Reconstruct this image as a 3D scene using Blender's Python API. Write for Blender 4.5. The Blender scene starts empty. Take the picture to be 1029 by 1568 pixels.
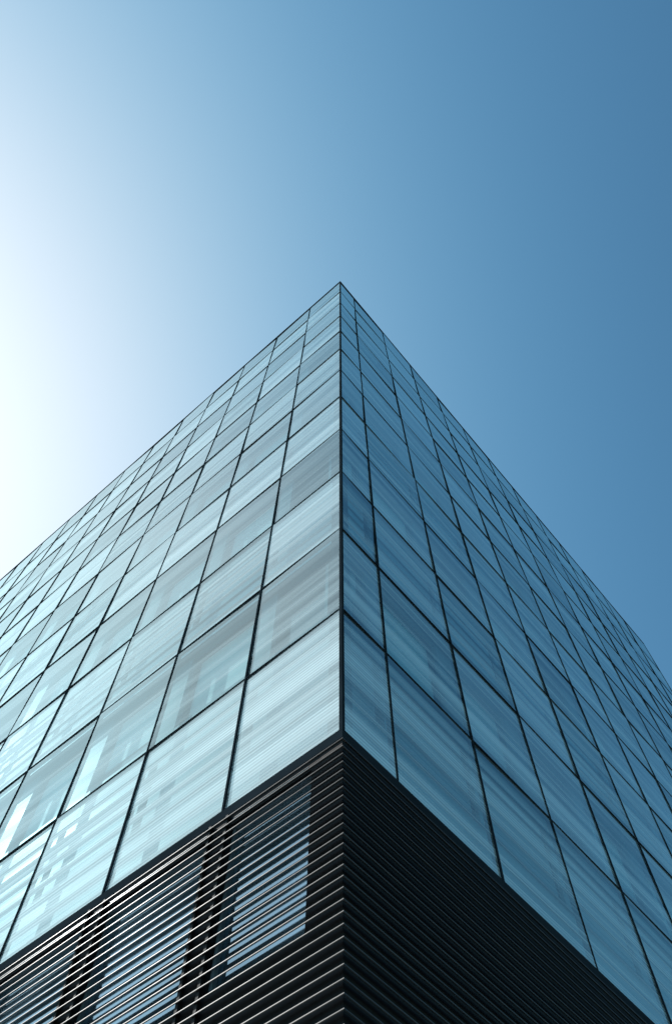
import bpy, bmesh, math, random
from mathutils import Vector, Matrix
random.seed(11)
sc = bpy.context.scene
sc.view_settings.view_transform='Standard'
sc.view_settings.look='None'
sc.view_settings.exposure=0

# ------------------------------------------------------------ constants
D=8.0; CAMZ=1.6
C=Vector((0.12,8.0,0))
aL=math.radians(48.8); aR=math.radians(41.2)
dL=Vector((-math.sin(aL),math.cos(aL),0)); dR=Vector((math.sin(aR),math.cos(aR),0))
nL=-dR.copy(); nR=-dL.copy()
ZB=CAMZ+1.259*D; ZT=CAMZ+6.55*D; NR=12; H=(ZT-ZB)/NR
colsL=[0,2.43]+[2.43+2.73*k for k in range(1,15)]
colsR=[0,1.29]+[1.29+2.73*k for k in range(1,13)]
LL=colsL[-1]; LR=colsR[-1]

# ------------------------------------------------------------ node helpers
def newmat(name):
    m=bpy.data.materials.new(name); m.use_nodes=True
    nt=m.node_tree; nt.nodes.clear()
    out=nt.nodes.new('ShaderNodeOutputMaterial')
    return m,nt,out
def N(nt,t,**kw):
    n=nt.nodes.new(t)
    for k,v in kw.items():
        if k in n.inputs: n.inputs[k].default_value=v
        else: setattr(n,k,v)
    return n
def math_(nt,op,a,b=None,c=None,clamp=False):
    n=nt.nodes.new('ShaderNodeMath'); n.operation=op; n.use_clamp=clamp
    for i,x in enumerate((a,b,c)):
        if x is None: continue
        if isinstance(x,(int,float)): n.inputs[i].default_value=x
        else: nt.links.new(x,n.inputs[i])
    return n.outputs[0]
def maprange(nt,x,a,b,c,d,smooth=False):
    n=nt.nodes.new('ShaderNodeMapRange'); nt.links.new(x,n.inputs[0])
    if smooth: n.interpolation_type='SMOOTHSTEP'
    for i,v in enumerate((a,b,c,d)): n.inputs[i+1].default_value=v
    return n.outputs[0]
def noise(nt,vec,scale3,detail=2,scale=1.0,loc=(0,0,0)):
    mp=nt.nodes.new('ShaderNodeMapping'); mp.inputs['Scale'].default_value=scale3; mp.inputs['Location'].default_value=loc
    nt.links.new(vec,mp.inputs[0])
    n=nt.nodes.new('ShaderNodeTexNoise'); n.inputs['Scale'].default_value=scale; n.inputs['Detail'].default_value=detail
    nt.links.new(mp.outputs[0],n.inputs['Vector'])
    return n.outputs['Fac']

def principled(name,col,rough=.5,metal=0,noise_amt=0.15,nscale=(1,1,1),spec=.5,bump=0):
    m,nt,out=newmat(name)
    p=N(nt,'ShaderNodeBsdfPrincipled'); nt.links.new(p.outputs[0],out.inputs[0])
    p.inputs['Roughness'].default_value=rough; p.inputs['Metallic'].default_value=metal
    p.inputs['Specular IOR Level'].default_value=spec
    tc=N(nt,'ShaderNodeTexCoord')
    f=noise(nt,tc.outputs['Object'],nscale,4)
    v=maprange(nt,f,.3,.7,1-noise_amt,1+noise_amt)
    mx=N(nt,'ShaderNodeVectorMath',operation='SCALE'); mx.inputs[0].default_value=col
    nt.links.new(v,mx.inputs['Scale']); nt.links.new(mx.outputs[0],p.inputs['Base Color'])
    r=maprange(nt,f,.3,.7,max(rough-.08,.02),rough+.08); nt.links.new(r,p.inputs['Roughness'])
    if bump:
        b=N(nt,'ShaderNodeBump'); b.inputs['Strength'].default_value=bump; b.inputs['Distance'].default_value=.01
        nt.links.new(f,b.inputs['Height']); nt.links.new(b.outputs[0],p.inputs['Normal'])
    return m

# outer fritted glass
def glass_skin_mat(name,hi_even,hi_odd,oddgain,seed,tcol,fcol,F0,base=0.0):
    m,nt,out=newmat(name)
    tc=N(nt,'ShaderNodeTexCoord'); obj=tc.outputs['Object']
    sep=N(nt,'ShaderNodeSeparateXYZ'); nt.links.new(obj,sep.inputs[0])
    at=N(nt,'ShaderNodeAttribute'); at.attribute_name='pane'
    asep=N(nt,'ShaderNodeSeparateColor'); nt.links.new(at.outputs['Color'],asep.inputs[0])
    rnd,vpos,odd=asep.outputs[0],asep.outputs[1],asep.outputs[2]
    broad=noise(nt,obj,(.02,.1,1.15),1,1,(seed,0,0))
    mid=noise(nt,obj,(.05,.1,3.6),2,1,(seed,3,1))
    fine=noise(nt,obj,(.06,.1,14.0),2,1,(seed,5,2))
    s=math_(nt,'MULTIPLY_ADD',broad,2.2,-1.10)
    s=math_(nt,'ADD',s,math_(nt,'MULTIPLY_ADD',mid,2.2,-1.10))
    s=math_(nt,'ADD',s,math_(nt,'MULTIPLY_ADD',fine,1.0,-.50))
    s=math_(nt,'ADD',s,math_(nt,'MULTIPLY_ADD',rnd,.40,-.20))
    s=math_(nt,'ADD',s,math_(nt,'MULTIPLY',odd,oddgain))
    dens=maprange(nt,s,-.45,.75,base,1.0)
    dens=math_(nt,'MULTIPLY',dens,math_(nt,'MULTIPLY_ADD',odd,hi_odd-hi_even,hi_even))
    w=math_(nt,'SINE',math_(nt,'MULTIPLY',sep.outputs[2],2*math.pi/.085))
    line=maprange(nt,w,-.5,.6,.80,1.18)
    fr=math_(nt,'MULTIPLY',dens,line,clamp=True)
    tr=N(nt,'ShaderNodeBsdfTransparent'); tr.inputs[0].default_value=tcol
    df=N(nt,'ShaderNodeBsdfDiffuse'); df.inputs[0].default_value=fcol
    mix1=N(nt,'ShaderNodeMixShader'); nt.links.new(fr,mix1.inputs[0]); nt.links.new(tr.outputs[0],mix1.inputs[1]); nt.links.new(df.outputs[0],mix1.inputs[2])
    lw=N(nt,'ShaderNodeLayerWeight'); lw.inputs[0].default_value=.5
    f0=math_(nt,'MULTIPLY_ADD',rnd,.10,F0-.05)
    fr2=math_(nt,'ADD',math_(nt,'MULTIPLY',math_(nt,'POWER',lw.outputs['Facing'],4.2),1-F0-.06),f0)
    gl=N(nt,'ShaderNodeBsdfGlossy'); gl.inputs[0].default_value=(.80,.98,1,1); gl.inputs['Roughness'].default_value=.0
    mix2=N(nt,'ShaderNodeMixShader'); nt.links.new(fr2,mix2.inputs[0]); nt.links.new(mix1.outputs[0],mix2.inputs[1]); nt.links.new(gl.outputs[0],mix2.inputs[2])
    nt.links.new(mix2.outputs[0],out.inputs[0])
    return m

M_skinL=glass_skin_mat('fritted_glass_west',.50,.86,.12,1.7,(.70,.90,.93,1),(.76,.86,.86,1),.15,.05)
M_skinR=glass_skin_mat('fritted_glass_east',.78,.86,.04,8.3,(.66,.90,.97,1),(.72,.90,.93,1),.22,.0)
M_joint=principled('dark_anodised_frame',(.022,.030,.037),.8,0,.2,spec=.0)
M_cav=principled('cavity_grey_metal',(.10,.14,.16),.5,.1,.2,(.3,.3,1))
M_span=principled('spandrel_panel',(.28,.40,.44),.5,.0,.12,(.3,.3,2))
M_pier=principled('inner_wall_panel',(.10,.19,.21),.5,.0,.12,(.3,.3,2))
M_inner=principled('inner_window_glass',(.025,.05,.055),.05,0,.3,(.2,.2,.3),.8)
M_podglass=principled('podium_window_glass',(.22,.34,.42),.05,.8,.3,(.3,.3,.5),1.0)
M_blind=principled('roller_blind',(.50,.60,.59),.7,0,.08,(.3,.3,3))
M_core=principled('core_wall',(.06,.07,.08),.6,0,.2)
M_slat=principled('bronze_louvre_metal',(.070,.067,.064),.42,.5,.25,(.5,.5,8))
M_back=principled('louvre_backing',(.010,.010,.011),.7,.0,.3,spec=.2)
M_headglint=principled('window_head_glint',(.45,.50,.52),.35,.6,.1)  # pale tone imitating the white reflection along the window tops
M_roof=principled('roof_membrane',(.2,.2,.2),.8)
M_pave=principled('concrete_paving',(.28,.27,.26),.85,0,.2,(.8,.8,.8),bump=.3)
M_ground=principled('asphalt_ground',(.055,.055,.057),.9,0,.25,(.3,.3,.3),bump=.3)

# ------------------------------------------------------------ mesh helpers
tower=bpy.data.objects.new('office_tower',None); sc.collection.objects.link(tower)
def face_matrix(side):
    if side=='L': X,Y=dL,nL
    else: X,Y=-dR,nR
    return Matrix(((X.x,Y.x,0,C.x),(X.y,Y.y,0,C.y),(0,0,1,0),(0,0,0,1)))
def finish(bm,name,mats,side=None,parent=tower):
    me=bpy.data.meshes.new(name)
    if name.find('glass_skin')<0: bmesh.ops.recalc_face_normals(bm,faces=bm.faces)
    bm.to_mesh(me); bm.free()
    for m in mats: me.materials.append(m)
    o=bpy.data.objects.new(name,me); sc.collection.objects.link(o)
    if side: o.matrix_world=face_matrix(side)
    if parent: o.parent=parent
    return o
def box(bm,side,s0,s1,o0,o1,z0,z1,mi=0):
    sg=1 if side!='R' else -1
    xs=sorted((s0*sg,s1*sg))
    v=[bm.verts.new((x,y,z)) for x in xs for y in (o0,o1) for z in (z0,z1)]
    for q in ((0,1,3,2),(4,6,7,5),(0,4,5,1),(2,3,7,6),(0,2,6,4),(1,5,7,3)):
        f=bm.faces.new([v[i] for i in q]); f.material_index=mi

IW=-.26   # inner wall plane
for side,cols,word in (('L',colsL,'west'),('R',colsR,'east')):
    Lf=cols[-1]; nc=len(cols)-1
    bm=bmesh.new(); lay=bm.loops.layers.float_color.new('pane')
    sg=1 if side=='L' else -1
    for r in range(NR):
        for c in range(nc):
            s0,s1=cols[c]+.014,cols[c+1]-.014
            if c==0: s0=.035
            z0,z1=ZB+r*H+.012,ZB+(r+1)*H-.012
            t1=random.gauss(0,.008); t2=random.gauss(0,.008)
            t1=max(-.010,min(.010,t1)); t2=max(-.010,min(.010,t2))
            pts=[(s0*sg,-t1-t2,z0),(s1*sg,t1-t2,z0),(s1*sg,t1+t2,z1),(s0*sg,-t1+t2,z1)]
            vs=[bm.verts.new(p) for p in pts]
            f=bm.faces.new(vs); f.normal_update()
            if f.normal.y<0: f.normal_flip()
            rv=random.random()
            for l in f.loops:
                l[lay]=(rv,(l.vert.co.z-z0)/(z1-z0),1.0 if r%2==0 else 0.0,1)
    finish(bm,'glass_skin_'+word,[M_skinL if side=='L' else M_skinR],side)
    bm=bmesh.new()
    W=.019
    for c in range(1,nc+1):
        box(bm,side,cols[c]-W,cols[c]+W,-.10,.025,ZB-.02,ZT)
    for r in range(NR+1):
        z=ZB+r*H
        for c in range(nc):
            a=cols[c]+W if c else .03
            box(bm,side,a,cols[c+1]-W,-.09,.022,z-.015,z+.015)
    finish(bm,'mullions_'+word,[M_joint],side)
    bm=bmesh.new()   # mats: 0 cavity,1 spandrel,2 glass,3 blind,4 frame,5 pier
    for r in range(NR):
        z0,z1=ZB+r*H,ZB+(r+1)*H
        if r%2==0:
            box(bm,side,.40,Lf-.05,-.62,IW-.08,z0,z1,4)
            zm=z0+H*.42
            box(bm,side,.40,Lf-.05,IW-.078,IW,z0,zm,1)
            for c in range(nc):
                a=cols[c]+.16 if c else .42
                box(bm,side,a,cols[c+1]-.10,IW-.078,IW,zm+.003,z1-.18,1)
            for k in range(1,7):
                zz=z0+k*H/7
                box(bm,side,.42,Lf-.05,IW+.002,IW+.04,zz-.02,zz+.02,0)
        else:
            for c in range(nc):
                a,b=cols[c],cols[c+1]
                if c==0: a=.40
                wa,wb=a+.30,b-.30
                if c==0 and side=='L': wa=a+.12
                if wb-wa<.3: wa,wb=a+.15,b-.15
                box(bm,side,a,wa,-.80,IW,z0,z1,5)
                box(bm,side,wb,b,-.80,IW,z0,z1,5)
                zs,zh=z0+.75,z1-.12
                box(bm,side,wa,wb,-.80,IW-.003,z0,zs,5)
                box(bm,side,wa,wb,-.80,IW-.003,zh,z1,5)
                fo=IW-.12; fi=IW-.26
                box(bm,side,wa,wa+.08,fi,fo,zs,zh,4)
                box(bm,side,wb-.08,wb,fi,fo,zs,zh,4)
                box(bm,side,wa+.08,wb-.08,fi,fo,zs,zs+.08,4)
                box(bm,side,wa+.08,wb-.08,fi,fo,zh-.08,zh,4)
                box(bm,side,wa+.08,wb-.08,fi,fi+.02,zs+.08,zh-.08,2)
                if random.random()<.80 and not(c<1 and side=='L'):
                    zz=zs+.09+(zh-zs)*random.choice((.0,.0,.0,.0,.25,.5))
                    box(bm,side,wa+.09,wb-.09,fi+.03,fi+.04,zz,zh-.09,3)
        if r%2==1:
            box(bm,side,.10,Lf-.05,IW+.004,-.12,z1-.12,z1-.06,0)
    box(bm,side,.30,.398,-.62,-.12,ZB,ZT-.1,4)
    box(bm,side,Lf-.045,Lf-.033,-.9,-.11,ZB,ZT-.05,0)
    finish(bm,'inner_facade_'+word,[M_cav,M_span,M_inner,M_blind,M_joint,M_pier],side)

def ring(bm,prof,sL=LL,sR=LR,mi=0):
    st=[]
    for (o,z) in prof:
        a=C+dL*sL+nL*o; b=C+nL*o+nR*o; c=C+dR*sR+nR*o
        st.append([bm.verts.new((p.x,p.y,z)) for p in (a,b,c)])
    n=len(prof)
    for i in range(n):
        j=(i+1)%n
        for k in range(2):
            f=bm.faces.new((st[i][k],st[i][k+1],st[j][k+1],st[j][k])); f.material_index=mi
    bm.faces.new([st[i][0] for i in range(n)]).material_index=mi
    bm.faces.new([st[i][2] for i in reversed(range(n))]).material_index=mi
def ringbox(bm,o0,o1,z0,z1,mi=0): ring(bm,[(o0,z0),(o1,z0),(o1,z1),(o0,z1)],mi=mi)

bm=bmesh.new()
ang=[(C+dL*.033+nL*.0),(C+dL*.033+nL*.03),(C+nL*.03+nR*.03),(C+dR*.033+nR*.03),(C+dR*.033-nR*.09),(C+dL*.033-nL*.09)]
lo=[bm.verts.new((p.x,p.y,ZB-.02)) for p in ang]; hi=[bm.verts.new((p.x,p.y,ZT+.02)) for p in ang]
for i in range(6):
    j=(i+1)%6; bm.faces.new((lo[i],lo[j],hi[j],hi[i]))
bm.faces.new(lo); bm.faces.new(list(reversed(hi)))
ringbox(bm,-.6,.035,ZT+.024,ZT+.10)
ringbox(bm,-.75,.03,ZB-.20,ZB-.026)
finish(bm,'corner_post_and_copings',[M_joint])

bm=bmesh.new()
def prism(bm,inset,z0,z1,mi=0,extL=LL,extR=LR):
    # plan rectangle behind both facades
    pts=[C-nL*inset-nR*inset, C-nL*inset+dL*(extL-.06), C+dL*(extL-.06)+dR*(extR-.06), C-nR*inset+dR*(extR-.06)]
    lo=[bm.verts.new((p.x,p.y,z0)) for p in pts]; hi=[bm.verts.new((p.x,p.y,z1)) for p in pts]
    for i in range(4):
        j=(i+1)%4; bm.faces.new((lo[i],lo[j],hi[j],hi[i])).material_index=mi
    bm.faces.new(lo).material_index=mi; bm.faces.new(hi).material_index=mi
prism(bm,.85,ZB+.02,ZT-.03)
finish(bm,'core',[M_core])
bm=bmesh.new(); prism(bm,.45,0,ZB-.21); finish(bm,'podium_core',[M_back])
bm=bmesh.new(); prism(bm,.61,ZT-.02,ZT+.02); finish(bm,'roof_deck',[M_roof])

# ------------------------------------------------------------ louvred base
PITCH=.165
bm=bmesh.new()
z=ZB-.30
while z>.1:
    ring(bm,[(.030,z+.026),(.074,z-.020),(.082,z-.014),(.082,z-.003),(.034,z+.036)])
    z-=PITCH
finish(bm,'louvre_slats',[M_slat])
WZ0,WZ1=CAMZ+.862*D,ZB-.42
bm=bmesh.new()
box(bm,'R',.0,LR,-.40,-.0,0,ZB-.21,0)
finish(bm,'louvre_backing_east',[M_back],'R')
bm=bmesh.new()
box(bm,'L',.003,LL,-.40,-.001,0,WZ0,0)
box(bm,'L',.003,LL,-.40,-.001,WZ1,ZB-.211,0)
edges=[(.58,colsL[1]-.22)]+[(colsL[i]+.22,colsL[i+1]-.22) for i in range(1,len(colsL)-1)]
prev=.003
for a,b in edges:
    box(bm,'L',prev,a,-.40,-.003,WZ0,WZ1,0); prev=b
box(bm,'L',prev,LL,-.40,-.003,WZ0,WZ1,0)
finish(bm,'louvre_backing_west',[M_back],'L')
bm=bmesh.new()
for a,b in edges:
    box(bm,'L',a,b,-.16,-.14,WZ0,WZ1,1)
    t=.06
    box(bm,'L',a,a+t,-.138,-.07,WZ0,WZ1,0); box(bm,'L',b-t,b,-.138,-.07,WZ0,WZ1,0)
    box(bm,'L',a+t,b-t,-.138,-.07,WZ1-t,WZ1,0); box(bm,'L',a+t,b-t,-.138,-.07,WZ0,WZ0+t,0)
    box(bm,'L',a+.05,b-.05,.004,.012,WZ1+.03,WZ1+.10,2)  # added pale strip, stands in for haze reflected at the window top
finish(bm,'podium_windows',[M_cav,M_podglass,M_headglint],'L')
bm=bmesh.new()
for s in colsL[1:]:
    for ds in (-.20,.16):
        box(bm,'L',s+ds,s+ds+.05,0.0,.055,.1,ZB-.22,0)
finish(bm,'louvre_brackets',[M_back],'L')

# ------------------------------------------------------------ ground
def sheet(name,pts,z,mat,thick=0):
    bm=bmesh.new(); vs=[bm.verts.new((x,y,z)) for x,y in pts]; bm.faces.new(vs)
    if thick:
        r=bmesh.ops.extrude_face_region(bm,geom=bm.faces[:])
        for v in [g for g in r['geom'] if isinstance(g,bmesh.types.BMVert)]: v.co.z-=thick
        bmesh.ops.recalc_face_normals(bm,faces=bm.faces)
    me=bpy.data.meshes.new(name); bm.to_mesh(me); bm.free(); me.materials.append(mat)
    o=bpy.data.objects.new(name,me); sc.collection.objects.link(o); return o
sheet('ground',[(-3000,-3000),(3000,-3000),(3000,3000),(-3000,3000)],0,M_ground)
q=[C+nL*14+nR*14,C+nL*14+dL*80,C+dL*80+dR*80,C+nR*14+dR*80]
sheet('pavement',[(p.x,p.y) for p in q],.12,M_pave,.115)

# ------------------------------------------------------------ light
SUN_EL=math.radians(42.3); SUN_AZ=math.radians(-67.9)
sd=Vector((math.sin(SUN_AZ)*math.cos(SUN_EL),math.cos(SUN_AZ)*math.cos(SUN_EL),math.sin(SUN_EL)))
sl=bpy.data.lights.new('sun','SUN'); sl.energy=5; sl.angle=math.radians(.5); sl.color=(1,.98,.94)
so=bpy.data.objects.new('sun',sl); sc.collection.objects.link(so)
so.rotation_euler=sd.to_track_quat('Z','Y').to_euler(); so.location=sd*100
w=bpy.data.worlds.new('World'); sc.world=w; w.use_nodes=True; nt=w.node_tree; nt.nodes.clear()
out=nt.nodes.new('ShaderNodeOutputWorld'); bg=nt.nodes.new('ShaderNodeBackground'); nt.links.new(bg.outputs[0],out.inputs[0])
sky=nt.nodes.new('ShaderNodeTexSky'); sky.sky_type='NISHITA'; sky.sun_disc=False
sky.sun_elevation=SUN_EL; sky.sun_rotation=SUN_AZ; sky.air_density=1.0; sky.dust_density=.15; sky.ozone_density=1.5
mul=nt.nodes.new('ShaderNodeMix'); mul.data_type='RGBA'; mul.blend_type='MULTIPLY'; mul.inputs[0].default_value=1
nt.links.new(sky.outputs[0],mul.inputs[6]); mul.inputs[7].default_value=(.72,1.14,1.03,1)
# aerosol aureole round the sun (wavelength dependent fall-off with angle from the sun)
tc=nt.nodes.new('ShaderNodeTexCoord')
dt=nt.nodes.new('ShaderNodeVectorMath'); dt.operation='DOT_PRODUCT'; dt.inputs[1].default_value=sd
nrm=nt.nodes.new('ShaderNodeVectorMath'); nrm.operation='NORMALIZE'
nt.links.new(tc.outputs['Generated'],nrm.inputs[0]); nt.links.new(nrm.outputs[0],dt.inputs[0])
ac=math_(nt,'ARCCOSINE',math_(nt,'MULTIPLY',dt.outputs['Value'],.99999))
x=math_(nt,'SUBTRACT',ac,math.radians(22))
S=.12
chan=[]
for amp,k,cap in ((1.80,9.4,.92),(1.42,13.8,.95),(1.12,20.5,1.0)):
    e=math_(nt,'MULTIPLY',math_(nt,'EXPONENT',math_(nt,'MULTIPLY',x,-1/math.radians(k))),-amp/cap)
    v=math_(nt,'SUBTRACT',1.0,math_(nt,'EXPONENT',e))
    chan.append(math_(nt,'MULTIPLY',v,cap/S))
cb=nt.nodes.new('ShaderNodeCombineXYZ')
for i,c in enumerate(chan): nt.links.new(c,cb.inputs[i])
ad=nt.nodes.new('ShaderNodeVectorMath'); ad.operation='ADD'
nt.links.new(mul.outputs[2],ad.inputs[0]); nt.links.new(cb.outputs[0],ad.inputs[1])
nt.links.new(ad.outputs[0],bg.inputs[0]); bg.inputs[1].default_value=S

# ------------------------------------------------------------ camera
el=math.radians(66.05); th=math.radians(.55)
F=Vector((0,math.cos(el),math.sin(el))); U=Vector((0,-math.sin(el),math.cos(el))); R=Vector((1,0,0))
R2=R*math.cos(th)+U*math.sin(th); U2=U*math.cos(th)-R*math.sin(th)
cam=bpy.data.cameras.new('camera'); co=bpy.data.objects.new('camera',cam); sc.collection.objects.link(co)
co.matrix_world=Matrix(((R2.x,U2.x,-F.x,0),(R2.y,U2.y,-F.y,0),(R2.z,U2.z,-F.z,CAMZ),(0,0,0,1)))
cam.sensor_fit='VERTICAL'; cam.sensor_height=36; cam.lens=36*1290/1568
cam.clip_end=6000; cam.clip_start=.05
sc.camera=co
